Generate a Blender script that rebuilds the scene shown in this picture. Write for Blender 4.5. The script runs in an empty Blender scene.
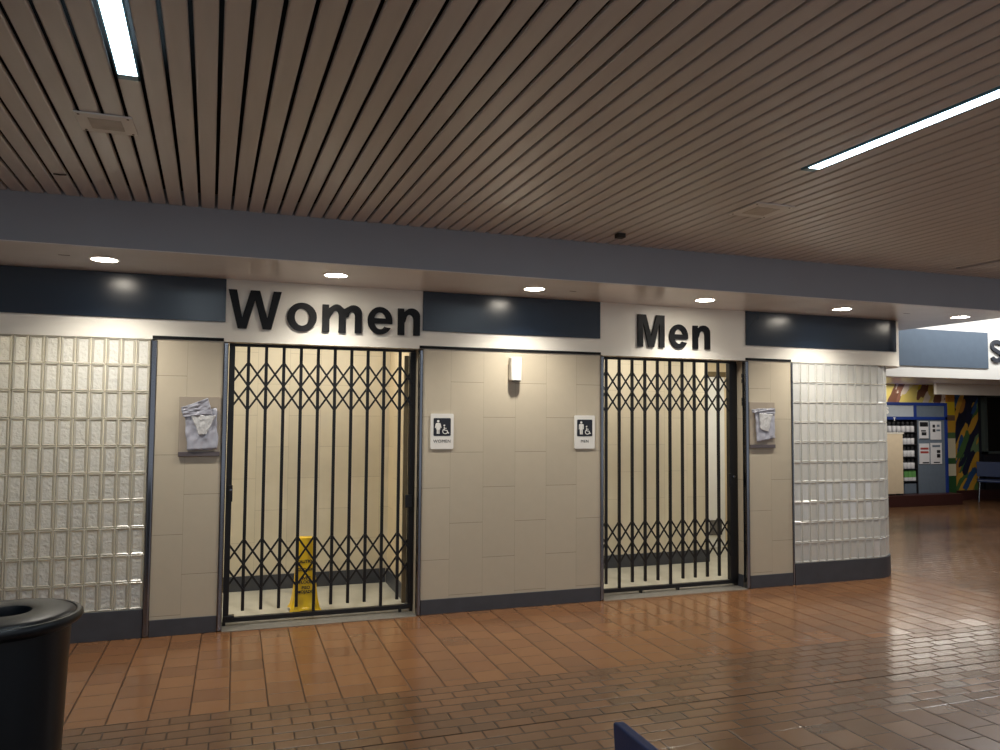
import bpy, bmesh, math, random
from mathutils import Vector, Matrix, noise
random.seed(7)
C = bpy.context.scene.collection
PI = math.pi

# ------------------------------------------------------------------ materials
def lin(c):
    r = []
    for v in c:
        v /= 255.0
        r.append(v/12.92 if v <= .04045 else ((v+.055)/1.055)**2.4)
    return (*r, 1)

class NT:
    """small helper for wiring shader nodes"""
    def __init__(s, mat):
        s.t = mat.node_tree
    def n(s, typ, **kw):
        n = s.t.nodes.new(typ)
        for k, v in kw.items():
            setattr(n, k, v)
        return n
    def link(s, a, b):
        s.t.links.new(a, b)
    def val(s, sock, v):
        if hasattr(v, 'is_linked') or isinstance(v, bpy.types.NodeSocket):
            s.t.links.new(v, sock)
        else:
            sock.default_value = v
    def m(s, op, a, b=None, c=None):
        n = s.n('ShaderNodeMath', operation=op)
        s.val(n.inputs[0], a)
        if b is not None: s.val(n.inputs[1], b)
        if c is not None: s.val(n.inputs[2], c)
        return n.outputs[0]
    def mix(s, f, a, b):
        n = s.n('ShaderNodeMix', data_type='RGBA')
        s.val(n.inputs[0], f); s.val(n.inputs[6], a); s.val(n.inputs[7], b)
        return n.outputs[2]
    def mixf(s, f, a, b):
        n = s.n('ShaderNodeMix', data_type='FLOAT')
        s.val(n.inputs[0], f); s.val(n.inputs[2], a); s.val(n.inputs[3], b)
        return n.outputs[0]
    def ramp(s, f, stops, interp='LINEAR'):
        n = s.n('ShaderNodeValToRGB')
        cr = n.color_ramp; cr.interpolation = interp
        while len(cr.elements) < len(stops): cr.elements.new(.5)
        for e, (p, c) in zip(cr.elements, stops):
            e.position = p; e.color = c
        s.link(f, n.inputs[0])
        return n.outputs[0]
    def xyz(s):
        g = s.n('ShaderNodeTexCoord')
        sp = s.n('ShaderNodeSeparateXYZ'); s.link(g.outputs['Object'], sp.inputs[0])
        return g.outputs['Object'], sp.outputs
    def comb(s, x, y, z):
        n = s.n('ShaderNodeCombineXYZ')
        for i, v in enumerate((x, y, z)): s.val(n.inputs[i], v)
        return n.outputs[0]
    def noise(s, vec, scale, detail=3, rough=.5):
        n = s.n('ShaderNodeTexNoise'); n.inputs['Scale'].default_value = scale
        n.inputs['Detail'].default_value = detail; n.inputs['Roughness'].default_value = rough
        if vec is not None: s.link(vec, n.inputs['Vector'])
        return n.outputs[0], n.outputs[1]
    def white(s, vec):
        n = s.n('ShaderNodeTexWhiteNoise'); s.link(vec, n.inputs[0])
        return n.outputs[0], n.outputs[1]
    def bump(s, h, strength=.3, dist=.01, normal=None):
        n = s.n('ShaderNodeBump'); n.inputs['Strength'].default_value = strength
        n.inputs['Distance'].default_value = dist; s.link(h, n.inputs['Height'])
        if normal is not None: s.link(normal, n.inputs['Normal'])
        return n.outputs[0]
    def cells(s, u, v, w, h, shift):
        """running bond: distance to the joints across u and v, and a random id"""
        vv = s.m('DIVIDE', v, h)
        row = s.m('FLOOR', vv)
        par = s.m('FLOORED_MODULO', row, 2.0)
        uu = s.m('ADD', s.m('DIVIDE', u, w), s.m('MULTIPLY', par, shift))
        col = s.m('FLOOR', uu)
        fu, fv = s.m('FRACT', uu), s.m('FRACT', vv)
        du = s.m('MULTIPLY', s.m('MINIMUM', fu, s.m('SUBTRACT', 1.0, fu)), w)
        dv = s.m('MULTIPLY', s.m('MINIMUM', fv, s.m('SUBTRACT', 1.0, fv)), h)
        return du, dv, s.comb(col, row, 0.0)

MATS = {}
def mat(name, col, rough=.5, metal=0, var=.06, scale=12, spec=.5, bump=0, bscale=60, emit=None, coat=0, stretch=None, rvar=.08):
    """procedural surface: colour with a slow mottling, roughness with another, optional grain bump"""
    if name in MATS: return MATS[name]
    m = bpy.data.materials.new(name); m.use_nodes = True
    k = NT(m); b = m.node_tree.nodes['Principled BSDF']
    co, _ = k.xyz()
    if stretch:
        mp = k.n('ShaderNodeMapping'); mp.inputs['Scale'].default_value = stretch
        k.link(co, mp.inputs[0]); co = mp.outputs[0]
    c = lin(col)
    f, _ = k.noise(co, scale, 4)
    lo = tuple(v*(1-var) for v in c[:3])+(1,); hi = tuple(min(1, v*(1+var)) for v in c[:3])+(1,)
    k.link(k.ramp(f, [(.3, lo), (.7, hi)]), b.inputs['Base Color'])
    g, _ = k.noise(co, scale*2.3, 2)
    k.link(k.m('ADD', k.m('MULTIPLY', k.m('SUBTRACT', g, .5), rvar), rough), b.inputs['Roughness'])
    b.inputs['Metallic'].default_value = metal
    b.inputs['Specular IOR Level'].default_value = spec
    b.inputs['Coat Weight'].default_value = coat
    if bump:
        h, _ = k.noise(co, bscale, 3)
        k.link(k.bump(h, bump, .004), b.inputs['Normal'])
    if emit:
        b.inputs['Emission Color'].default_value = lin(emit[0]); b.inputs['Emission Strength'].default_value = emit[1]
    MATS[name] = m
    return m

def mat_wall_tile(name, x0, par, base=(188, 177, 156), axis='x'):
    m = bpy.data.materials.new(name); m.use_nodes = True
    k = NT(m); b = m.node_tree.nodes['Principled BSDF']
    co, o = k.xyz()
    a = o[0] if axis == 'x' else o[1]
    v = k.m('SUBTRACT', a, x0 - par*.2975)
    u = k.m('SUBTRACT', o[2], .151)
    du, dv, cid = k.cells(u, v, .607, .2975, .5)
    r, rc = k.white(cid)
    f, _ = k.noise(co, 9, 5, .6)
    c = lin(base)
    tile = k.mix(k.m('MULTIPLY', r, .5), c, tuple(x*.9 for x in c[:3])+(1,))
    tile = k.mix(k.m('MULTIPLY', k.m('SUBTRACT', f, .35), .35), tile, lin(tuple(x*.84 for x in base)))
    gu = k.m('LESS_THAN', du, .0016); gv = k.m('LESS_THAN', dv, .0013)
    col = k.mix(k.m('MULTIPLY', gv, .45), tile, lin((120, 108, 92)))
    col = k.mix(k.m('MULTIPLY', gu, .75 if 'beige' in name else .35), col, lin((92, 80, 66)))
    k.link(col, b.inputs['Base Color'])
    b.inputs['Roughness'].default_value = .42
    d = k.m('MINIMUM', du, dv)
    h = k.m('MINIMUM', k.m('DIVIDE', d, .003), 1.0)
    n, _ = k.noise(co, 40, 3)
    h = k.m('ADD', h, k.m('MULTIPLY', n, .25))
    k.link(k.bump(h, .25, .003), b.inputs['Normal'])
    return m

def mat_floor():
    m = bpy.data.materials.new('quarry_tile'); m.use_nodes = True
    k = NT(m); b = m.node_tree.nodes['Principled BSDF']
    co, o = k.xyz()
    X, Y = o[0], o[1]
    # 8x8 inch tiles in columns that run away from the wall
    du1, dv1, id1 = k.cells(k.m('SUBTRACT', Y, .015), k.m('SUBTRACT', X, .0095), .2, .2115, .5)
    # 8x4 inch bricks in courses along the wall
    du2, dv2, id2 = k.cells(k.m('SUBTRACT', X, .017), k.m('ADD', Y, 1.687), .2115, .1, .5)
    inA = k.m('MULTIPLY', k.m('GREATER_THAN', Y, -1.687), k.m('LESS_THAN', X, 6.9))
    inC = k.m('LESS_THAN', Y, -2.887)
    big = k.m('MAXIMUM', inA, inC)
    du = k.mixf(big, du2, du1); dv = k.mixf(big, dv2, dv1)
    cid = k.n('ShaderNodeMix', data_type='VECTOR')
    k.link(big, cid.inputs[0]); k.link(id2, cid.inputs[4])
    ad = k.n('ShaderNodeVectorMath', operation='ADD'); k.link(id1, ad.inputs[0]); ad.inputs[1].default_value = (310.3, 77.7, 5)
    k.link(ad.outputs[0], cid.inputs[5])
    r, rc = k.white(cid.outputs[1])
    f, _ = k.noise(co, 7, 4, .6)
    f2, _ = k.noise(co, 1.1, 3)
    ca = k.ramp(r, [(0, lin((117, 82, 55))), (.35, lin((125, 87, 57))), (.65, lin((131, 92, 60))), (.9, lin((120, 82, 54))), (1, lin((110, 78, 53)))])
    cb = k.ramp(r, [(0, lin((100, 73, 51))), (.4, lin((110, 79, 55))), (.75, lin((117, 84, 58))), (1, lin((92, 68, 49)))])
    col = k.mix(inA, cb, ca)
    col = k.mix(k.m('MULTIPLY', k.m('SUBTRACT', f, .35), .22), col, lin((124, 86, 60)))
    col = k.mix(k.m('MULTIPLY', k.m('SUBTRACT', f2, .4), .25), col, lin((108, 80, 60)))
    # joints: the ones that run away from the wall are the widest in the big tiles
    gv = k.m('LESS_THAN', dv, k.mixf(big, .0030, .0042))
    gu = k.m('LESS_THAN', du, k.mixf(big, .0038, .0018))
    g = k.m('MAXIMUM', k.m('MULTIPLY', gv, .8), k.m('MULTIPLY', gu, k.mixf(big, .8, .6)))
    joint = k.m('LESS_THAN', k.m('ABSOLUTE', k.m('ADD', Y, 2.387)), .005)
    g = k.m('MAXIMUM', g, joint)
    col = k.mix(g, col, lin((32, 22, 17)))
    k.link(col, b.inputs['Base Color'])
    rn, _ = k.noise(co, 22, 4, .6)
    rough = k.m('ADD', k.m('MULTIPLY', rn, .10), k.m('MULTIPLY', r, .05))
    rough = k.m('ADD', rough, .12)
    k.link(k.m('MAXIMUM', rough, k.m('MULTIPLY', g, .7)), b.inputs['Roughness'])
    k.link(k.m('MULTIPLY', k.m('SUBTRACT', 1.0, g), .55), b.inputs['Specular IOR Level'])
    # every tile lies at a very slightly different tilt
    geo = k.n('ShaderNodeNewGeometry')
    sub = k.n('ShaderNodeVectorMath', operation='SUBTRACT'); k.link(rc, sub.inputs[0]); sub.inputs[1].default_value = (.5, .5, .5)
    sc = k.n('ShaderNodeVectorMath', operation='SCALE'); k.link(sub.outputs[0], sc.inputs[0]); sc.inputs['Scale'].default_value = .022
    an = k.n('ShaderNodeVectorMath', operation='ADD'); k.link(geo.outputs['Normal'], an.inputs[0]); k.link(sc.outputs[0], an.inputs[1])
    nn = k.n('ShaderNodeVectorMath', operation='NORMALIZE'); k.link(an.outputs[0], nn.inputs[0])
    d = k.m('MINIMUM', k.m('MULTIPLY', du, k.mixf(big, 1, 2)), dv)
    h = k.m('MINIMUM', k.m('DIVIDE', d, .008), 1.0)
    wn, _ = k.noise(co, 16, 2)
    h = k.m('ADD', h, k.m('MULTIPLY', wn, .12))
    k.link(k.bump(h, .35, .004, nn.outputs[0]), b.inputs['Normal'])
    return m

def mat_glass_block(name, core):
    """cast glass block: smooth border, wavy core"""
    m = bpy.data.materials.new(name); m.use_nodes = True
    k = NT(m); b = m.node_tree.nodes['Principled BSDF']
    co, o = k.xyz()
    n_, _ = k.noise(co, 5, 2)
    k.link(k.ramp(n_, [(.3, lin((232, 233, 230) if core else (206, 202, 188))), (.7, lin((240, 240, 236) if core else (216, 212, 198)))]), b.inputs['Base Color'])
    b.inputs['Roughness'].default_value = .15 if core else .22
    b.inputs['Transmission Weight'].default_value = .45
    b.inputs['IOR'].default_value = 1.45
    if core:
        w, _ = k.noise(co, 42, 2, .5)
        k.link(k.bump(w, core, .010), b.inputs['Normal'])
    return m

def mat_mural(name, dark):
    m = bpy.data.materials.new(name); m.use_nodes = True
    k = NT(m); b = m.node_tree.nodes['Principled BSDF']
    co, o = k.xyz()
    mp = k.n('ShaderNodeMapping'); mp.vector_type = 'TEXTURE'; mp.inputs['Rotation'].default_value = (0, .55, 0); mp.inputs['Scale'].default_value = (.18, 1, .62)
    k.link(co, mp.inputs[0])
    nz, nc = k.noise(mp.outputs[0], 1.6, 2)
    ad = k.n('ShaderNodeVectorMath', operation='MULTIPLY_ADD'); k.link(nc, ad.inputs[0]); ad.inputs[1].default_value = (.4, .4, .4); k.link(mp.outputs[0], ad.inputs[2])
    v = k.n('ShaderNodeTexVoronoi', feature='F1', distance='CHEBYCHEV'); v.inputs['Scale'].default_value = 1.25
    k.link(ad.outputs[0], v.inputs['Vector'])
    sp = k.n('ShaderNodeSeparateColor'); k.link(v.outputs['Color'], sp.inputs[0])
    if dark:
        st = [(0, lin((24, 28, 52))), (.14, lin((70, 104, 56))), (.32, lin((196, 150, 52))), (.54, lin((40, 78, 126))), (.68, lin((104, 130, 92))), (.82, lin((168, 116, 48))), (.93, lin((20, 22, 40)))]
    else:
        st = [(0, lin((222, 200, 110))), (.3, lin((228, 214, 150))), (.48, lin((214, 190, 40))), (.6, lin((120, 80, 60))), (.74, lin((232, 214, 196))), (.88, lin((150, 104, 84)))]
    k.link(k.ramp(sp.outputs[0], st, 'CONSTANT'), b.inputs['Base Color'])
    b.inputs['Roughness'].default_value = .5
    return m

def mat_stripe():
    m = bpy.data.materials.new('striped_wall'); m.use_nodes = True
    k = NT(m); b = m.node_tree.nodes['Principled BSDF']
    co, o = k.xyz()
    f = k.m('DIVIDE', o[2], 2.4)
    k.link(k.ramp(f, [(0, lin((40, 84, 44))), (.21, lin((214, 208, 180))), (.31, lin((52, 92, 50))), (.36, lin((216, 206, 176))), (.53, lin((84, 110, 66))), (.58, lin((196, 150, 48))), (.68, lin((110, 86, 66))), (.73, lin((206, 178, 36))), (.84, lin((190, 130, 40)))], 'CONSTANT'), b.inputs['Base Color'])
    b.inputs['Roughness'].default_value = .5
    return m

M_FLOOR = mat_floor()
M_SLAT = mat('beige_slat', (212, 210, 210), .34, spec=.5, var=.05, scale=3, stretch=(6, .6, 1))
M_PLENUM = mat('black_plenum', (14, 13, 14), .9, var=.1)
M_FASCIA = mat('grey_blue_paint', (156, 160, 168), .55, var=.03, scale=2)
M_SOFFIT = mat('cream_gloss_soffit', (232, 231, 234), .24, var=.02, scale=2)
M_WHITE = mat('white_header_paint', (226, 222, 212), .38, var=.02, scale=3)
M_NAVY = mat('navy_gloss_panel', (17, 30, 46), .25, var=.04, scale=2, spec=.5, rvar=.01)
M_LETTER = mat('black_letter', (11, 13, 18), .5, var=.15, spec=.25)
M_BLACK = mat('black_gate_paint', (16, 15, 17), .4, var=.2, spec=.4)
M_BROWN = mat('bronze_channel', (112, 98, 70), .4, metal=.4, var=.1)
M_CHROME = mat('brushed_chrome', (128, 130, 136), .16, metal=1, var=.02, scale=3, rvar=.02)
M_BASE = mat('charcoal_base_tile', (62, 64, 70), .45, var=.1, scale=10)
M_DARKTRIM = mat('black_trim_strip', (17, 18, 20), .6, var=.1, spec=.2)
M_CREAM = mat('cream_plaster', (222, 206, 172), .6, var=.03)
M_GREYFLOOR = mat('grey_restroom_tile', (178, 174, 158), .4, var=.08, scale=5)
M_THRESH = mat('grey_stone_threshold', (116, 112, 104), .5, var=.12, scale=30)
M_MORTAR = mat('pale_mortar', (214, 206, 186), .6, var=.05, scale=40)
M_SHELL = mat('white_plastic', (240, 238, 232), .3, var=.01)
M_GREYP = mat('grey_plastic', (96, 92, 90), .4, var=.05)
M_SIGN = mat('off_white_sign_plate', (222, 220, 214), .4, var=.02)
M_LED = mat('lit_led_lens', (255, 250, 240), .4, emit=((255, 244, 226), 60))
M_TUBE = mat('lit_fluorescent_lens', (240, 250, 255), .4, emit=((208, 238, 255), 9))
M_TUBEEND = mat('blue_grey_lens_frame', (96, 150, 172), .35, var=.05)
M_SPK = mat('cream_speaker_plate', (238, 240, 240), .5, var=.03)
M_SPKG = mat('beige_speaker_mesh', (206, 204, 200), .6, var=.1, bump=.5, bscale=300)
M_YEL = mat('yellow_plastic', (232, 190, 20), .38, var=.05)
M_CAN = mat('dark_green_plastic', (9, 16, 22), .36, var=.12, scale=5, spec=.35)
M_CANHOLE = mat('black_liner', (10, 10, 12), .6, var=.1)
M_NAVYV = mat('navy_vinyl', (24, 44, 84), .42, var=.08, bump=.2, bscale=200)
M_TAUPE = mat('taupe_backing_board', (158, 146, 130), .35, var=.06)
M_TAUPED = mat('dark_taupe_ledge', (86, 78, 80), .35, var=.06)
M_BAG = mat('silver_grey_plastic_sheet', (166, 167, 178), .3, var=.05, scale=14, bump=.2, bscale=40)
M_BAGL = mat('pale_grey_highlight_fold', (192, 192, 192), .42, var=.05, bump=.3, bscale=50)  # inner fold of the sheet, its central highlight put into a paler colour
M_BLUEF = mat('royal_blue_frame', (24, 50, 122), .4, var=.05)
M_STEEL = mat('slate_grey_board', (98, 110, 124), .45, var=.05)
M_LGREY = mat('silver_header_board', (168, 176, 184), .4, var=.04)
M_POSTER = mat('white_poster_paper', (206, 206, 210), .5, var=.02)
M_RED = mat('red_print', (150, 60, 56), .5)
M_INK2 = mat('black_pictogram_field', (16, 19, 30), .4, var=.05)
M_INK = mat('black_print', (26, 27, 32), .5)
M_GREEN = mat('green_pack', (96, 150, 84), .45, var=.1)
M_MAROON = mat('dark_maroon_plinth', (58, 30, 28), .4, var=.1)
M_BEIGE = mat('beige_partition', (206, 190, 164), .5, var=.03)
M_FARBLUE = mat('grey_blue_panel', (84, 97, 110), .5, var=.04)
M_DKGREY = mat('dark_grey_letter', (52, 54, 60), .4)
M_HALL = mat('taupe_hall_wall', (120, 106, 94), .7, var=.04)
M_DOORW = mat('white_door_paint', (232, 232, 226), .4, var=.02)
M_DARKWALL = mat('dark_shop_wall', (22, 24, 34), .5, var=.1)
M_WINFR = mat('grey_window_frame', (70, 80, 78), .4, var=.05)
M_GLASSDK = mat('dark_window_glass', (10, 14, 14), .12, var=.05)
M_MURALD = mat_mural('dark_mural', True)
M_MURALL = mat_mural('yellow_mural', False)
M_STRIPE = mat_stripe()
M_BLOCK = mat_glass_block('wavy_glass_core', .85); M_BLOCKR = mat_glass_block('rippled_glass_core', .2); M_BLOCKB = mat_glass_block('smooth_glass_border', 0); M_BLOCKS = mat_glass_block('pale_glass_border', .05)
M_SEAM = mat('dark_seam', (40, 34, 30), .6)

# ------------------------------------------------------------------ geometry helpers
class MB:
    def __init__(s): s.v = []; s.f = []; s.mi = []; s.cur = 0
    def add(s, vs, fs):
        o = len(s.v); s.v += [tuple(v) for v in vs]
        for f in fs: s.f.append([o+i for i in f]); s.mi.append(s.cur)
        return s
    def box(s, x0, x1, y0, y1, z0, z1):
        vs = [(x, y, z) for z in (z0, z1) for y in (y0, y1) for x in (x0, x1)]
        return s.add(vs, [(0, 2, 3, 1), (4, 5, 7, 6), (0, 1, 5, 4), (2, 6, 7, 3), (0, 4, 6, 2), (1, 3, 7, 5)])
    def bar(s, p, q, w, t, up=(0, 1, 0)):
        p, q = Vector(p), Vector(q); d = (q-p).normalized()
        a = d.cross(Vector(up)).normalized()*w/2; b = Vector(up).normalized()*t/2
        vs = []
        for c in (p, q): vs += [c-a-b, c+a-b, c+a+b, c-a+b]
        return s.add(vs, [(0, 1, 2, 3), (7, 6, 5, 4), (0, 4, 5, 1), (1, 5, 6, 2), (2, 6, 7, 3), (3, 7, 4, 0)])
    def tube(s, pts, r, n=10):
        pts = [Vector(p) for p in pts]; rings = []
        for i, p in enumerate(pts):
            d = (pts[min(i+1, len(pts)-1)]-pts[max(i-1, 0)]).normalized()
            u = d.orthogonal().normalized() if not rings else (pu - d*pu.dot(d)).normalized()
            pu = u; v = d.cross(u)
            rings.append([p+(u*math.cos(2*PI*k/n)+v*math.sin(2*PI*k/n))*r for k in range(n)])
        fs = []
        for i in range(len(pts)-1):
            for k in range(n):
                fs.append((i*n+k, i*n+(k+1) % n, (i+1)*n+(k+1) % n, (i+1)*n+k))
        fs += [tuple(range(n))[::-1], tuple((len(pts)-1)*n+k for k in range(n))]
        return s.add([v for r_ in rings for v in r_], fs)
    def lathe(s, prof, c=(0, 0, 0), n=48, cap=True):
        vs = [(c[0]+r*math.cos(2*PI*k/n), c[1]+r*math.sin(2*PI*k/n), c[2]+z) for r, z in prof for k in range(n)]
        fs = []
        for i in range(len(prof)-1):
            for k in range(n):
                fs.append((i*n+k, i*n+(k+1) % n, (i+1)*n+(k+1) % n, (i+1)*n+k))
        if cap: fs += [tuple(range(n))[::-1], tuple((len(prof)-1)*n+k for k in range(n))]
        return s.add(vs, fs)
    def sweep(s, prof, path):
        """prof: (offset outward, z); path: (x, y, nx, ny) plan points with outward normal"""
        m = len(prof); vs = [(x+nx*o, y+ny*o, z) for x, y, nx, ny in path for o, z in prof]
        fs = []
        for i in range(len(path)-1):
            for k in range(m):
                fs.append((i*m+k, (i+1)*m+k, (i+1)*m+(k+1) % m, i*m+(k+1) % m))
        fs += [tuple(range(m)), tuple((len(path)-1)*m+k for k in range(m))[::-1]]
        return s.add(vs, fs)
    def build(s, name, m, parent=None, bevel=0, smooth=False, seg=2):
        off = Vector(parent['_o']) if parent is not None and '_o' in parent else Vector((0, 0, 0))
        me = bpy.data.meshes.new(name)
        me.from_pydata([Vector(v)-off for v in s.v], [], s.f); me.update()
        for mm in (m if isinstance(m, (list, tuple)) else [m]): me.materials.append(mm)
        for p, i in zip(me.polygons, s.mi): p.material_index = i; p.use_smooth = smooth
        bm = bmesh.new(); bm.from_mesh(me); bmesh.ops.recalc_face_normals(bm, faces=bm.faces); bm.to_mesh(me); bm.free()
        o = bpy.data.objects.new(name, me); C.objects.link(o)
        if parent is not None:
            o.parent = parent
            o['_o'] = list(off)
        if bevel:
            b = o.modifiers.new('bevel', 'BEVEL'); b.width = bevel; b.segments = seg; b.limit_method = 'ANGLE'; b.angle_limit = .6
        if smooth:
            e = o.modifiers.new('edges', 'EDGE_SPLIT'); e.split_angle = .7
        return o

def tag(o, label, cat, group=None):
    o['label'] = label; o['category'] = cat
    if group: o['group'] = group
    return o
def root(name, loc, label, cat, group=None):
    o = bpy.data.objects.new(name, None); C.objects.link(o); o.location = loc; o['_o'] = list(loc)
    o.empty_display_size = .1
    return tag(o, label, cat, group)
def struct(o):
    o['kind'] = 'structure'; return o
def box(name, m, b, parent=None, bevel=0):
    return MB().box(*b).build(name, m, parent, bevel)

def curve_mesh(name, splines, m, depth, parent, to_world, bevel=0):
    """closed outlines (holes allowed) filled and given a thickness; to_world maps (u, v, depth) to a point"""
    cu = bpy.data.curves.new('t', 'CURVE'); cu.dimensions = '2D'; cu.fill_mode = 'BOTH'; cu.extrude = depth/2
    for pts in splines:
        sp = cu.splines.new('POLY'); sp.points.add(len(pts)-1); sp.use_cyclic_u = True
        for p, q in zip(sp.points, pts): p.co = (q[0], q[1], 0, 1)
    t = bpy.data.objects.new('t', cu); C.objects.link(t)
    bpy.context.view_layer.update()
    me = bpy.data.meshes.new_from_object(t.evaluated_get(bpy.context.evaluated_depsgraph_get()))
    bpy.data.objects.remove(t); bpy.data.curves.remove(cu)
    off = Vector(parent['_o']) if parent is not None else Vector()
    for v in me.vertices: v.co = Vector(to_world(v.co.x, v.co.y, v.co.z + depth/2)) - off
    me.name = name; me.materials.clear(); me.materials.append(m)
    bm = bmesh.new(); bm.from_mesh(me); bmesh.ops.remove_doubles(bm, verts=bm.verts, dist=1e-5); bmesh.ops.recalc_face_normals(bm, faces=bm.faces); bm.to_mesh(me); bm.free()
    o = bpy.data.objects.new(name, me); C.objects.link(o)
    if parent is not None: o.parent = parent; o['_o'] = list(off)
    return o

def text_mesh(name, s, m, size, parent, to_world, depth=.001, bold=0, align='CENTER', space=1):
    cu = bpy.data.curves.new('t', 'FONT'); cu.body = s; cu.size = size; cu.extrude = depth/2; cu.offset = bold
    cu.align_x = align; cu.align_y = 'CENTER'; cu.space_character = space; cu.resolution_u = 3
    t = bpy.data.objects.new('t', cu); C.objects.link(t)
    bpy.context.view_layer.update()
    me = bpy.data.meshes.new_from_object(t.evaluated_get(bpy.context.evaluated_depsgraph_get()))
    bpy.data.objects.remove(t); bpy.data.curves.remove(cu)
    off = Vector(parent['_o']) if parent is not None else Vector()
    for v in me.vertices: v.co = Vector(to_world(v.co.x, v.co.y, v.co.z + depth/2)) - off
    me.materials.clear(); me.materials.append(m); me.name = name
    bm = bmesh.new(); bm.from_mesh(me); bmesh.ops.recalc_face_normals(bm, faces=bm.faces); bm.to_mesh(me); bm.free()
    o = bpy.data.objects.new(name, me); C.objects.link(o)
    if parent is not None: o.parent = parent; o['_o'] = list(off)
    return o

def arc(cx, cy, rx, ry, a0, a1, n=20):
    return [(cx+rx*math.cos(math.radians(a0+(a1-a0)*i/n)), cy+ry*math.sin(math.radians(a0+(a1-a0)*i/n))) for i in range(n+1)]

# ------------------------------------------------------------------ key dimensions (metres; X along the wall, Y into it)
ZC, ZS, ZB, ZH = 3.058, 2.747, 2.404, 2.25      # slat ceiling, soffit, bottom of blue panels, bottom of white header
YF = -.958                                       # face of the beam
GY = .15                                         # gate plane

# ------------------------------------------------------------------ floor and ceiling
struct(MB().box(-5, 18, -10, 9, -.1, 0).build('floor', M_FLOOR))
sl = MB()
PITCH, SKEW = .1005, -.029                    # slats run a little off square to the wall
def skew(y): return SKEW*(y-YF)
x = -1.361 - 50*PITCH + .0086
seam_x = 6.21
while x < 17.5:
    x1 = x + .0835
    y0, y1 = -10, YF - .002
    lamp = [q for q in ((-.446, -2.955), (2.968, -2.98)) if abs((x+x1)/2+skew(q[1])-q[0]) < .05]
    if lamp: y0 = lamp[0][1]
    hook = abs((x+x1)/2-seam_x) < .05
    # slat: flat face with turned-up rounded edges
    pr = [(x, .018), (x, .006), (x+.004, .001), (x+.009, 0), (x1-.009, 0), (x1-.004, .001), (x1, .006), (x1, .018)]
    if hook:
        # one slat hangs open beside its neighbour: its edge is cut back for a stretch
        for ya, yb, cut in ((y0, -1.85, 0), (-1.85, -1.2, .058), (-1.2, y1, .008)):
            pq = [(max(px, x+cut), pz) for px, pz in pr]
            n = len(pq)
            sl.add([(px+skew(ya), ya, ZC+pz) for px, pz in pq]+[(px+skew(yb), yb, ZC+pz) for px, pz in pq],
                   [(i, i+1, n+i+1, n+i) for i in range(n-1)])
    else:
        n = len(pr)
        sl.add([(px+skew(y0), y0, ZC+pz) for px, pz in pr]+[(px+skew(y1), y1, ZC+pz) for px, pz in pr],
               [(i, i+1, n+i+1, n+i) for i in range(n-1)])
    x += PITCH
struct(sl.build('ceiling', M_SLAT))
struct(box('ceiling_plenum', M_PLENUM, (-5, 18, -10, YF, ZC+.1, ZC+.14)))

# beam and soffit over the restroom fronts
struct(box('wall_beam', M_FASCIA, (-5, 18, YF, YF+.12, ZS+.0, 3.6), bevel=.004))
struct(box('ceiling_soffit', M_SOFFIT, (-5, 7.58, YF+.12, 1.3, ZS, ZS+.05)))
struct(box('ceiling_soffit_edge', M_SOFFIT, (-5, 18, YF+.002, YF+.12, ZS-.004, ZS)))
for i, (xa, xb, ya) in enumerate([(-1.153, -1.083, -.577), (2.66, 2.72, -.48), (6.355, 6.437, -.467)]):
    tag(MB().box(xa, xb, ya-.006, ya+.006, ZS-.002, ZS-.0005).build('soffit_slot', M_SEAM),
        ['thin dark slot in the soffit left of the leftmost downlight', 'thin dark slot in the soffit beside the downlight over the central tile wall',
         'thin dark slot in the soffit beyond the curved header end'][i], 'slot', 'slots in the soffit')

# ------------------------------------------------------------------ restroom block
XC, RG = 6.418, .45                       # curved end of the glass-block wall
def end_path(xs, xc, yc, r, yend, n=18):
    p = [(xs, yc-r, 0, -1), (xc, yc-r, 0, -1)]
    for i in range(1, n+1):
        a = PI/2*i/n
        p.append((xc+r*math.sin(a), yc-r*math.cos(a), math.sin(a), -math.cos(a)))
    p.append((xc+r, yend, 1, 0))
    return p

# header: white band, runs past both gates and rounds the end
HR = .45; HXC = 6.603; HY = -.004
hp = [(-5, HY, 0, -1)] + end_path(4.8, HXC, HY+HR, HR, 1.3)
struct(MB().sweep([(0, ZH), (0, ZS), (-.14, ZS), (-.14, ZH)], hp).build('wall_header', M_WHITE, smooth=True))
# navy panels mounted on the header
def navy(xa, xb, label):
    o = MB().box(xa, xb, HY-.013, HY-.001, ZB, ZS-.002).build('navy_panel', M_NAVY, None, .002)
    tag(o, label, 'wall panel', 'navy panels along the header')
navy(-3.4, -.09, 'glossy navy header panel left of the big Women lettering')
navy(1.498, 3.183, 'glossy navy header panel between the Women and Men lettering')
pth = end_path(4.797, HXC, HY+HR, HR, 1.3)
cut = [p for p in pth if p[0] <= HXC or (p[2] > 0 and math.degrees(math.asin(min(1, p[2]))) < 21)]
o = MB().sweep([(.001, ZB), (.013, ZB), (.013, ZS-.002), (.001, ZS-.002)], cut).build('navy_panel', M_NAVY, smooth=True)
tag(o, 'glossy navy header panel right of the Men lettering, bending round the corner', 'wall panel', 'navy panels along the header')

# piers and middle wall
PIERS = [('wall_left', -.575, -.10, -.359, 1), ('wall_center', 1.51, 3.19, 1.757, 0), ('wall_right', 4.83, 5.345, 5.094, 1)]
for nm, xa, xb, xj, par in PIERS:
    mt = mat_wall_tile('beige_tile_'+nm, xj, par)
    struct(box(nm, mt, (xa, xb, 0, .25, 0, ZH)))
    struct(box(nm.replace('wall', 'baseboard'), M_BASE, (xa, xb, -.008, 0, 0, .1265), bevel=.003))
    struct(box('trim_'+nm[5:]+'_head', M_DARKTRIM, (xa-.036, xb+.002, HY-.005, HY, ZH+.002, ZH+.027)))
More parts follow.
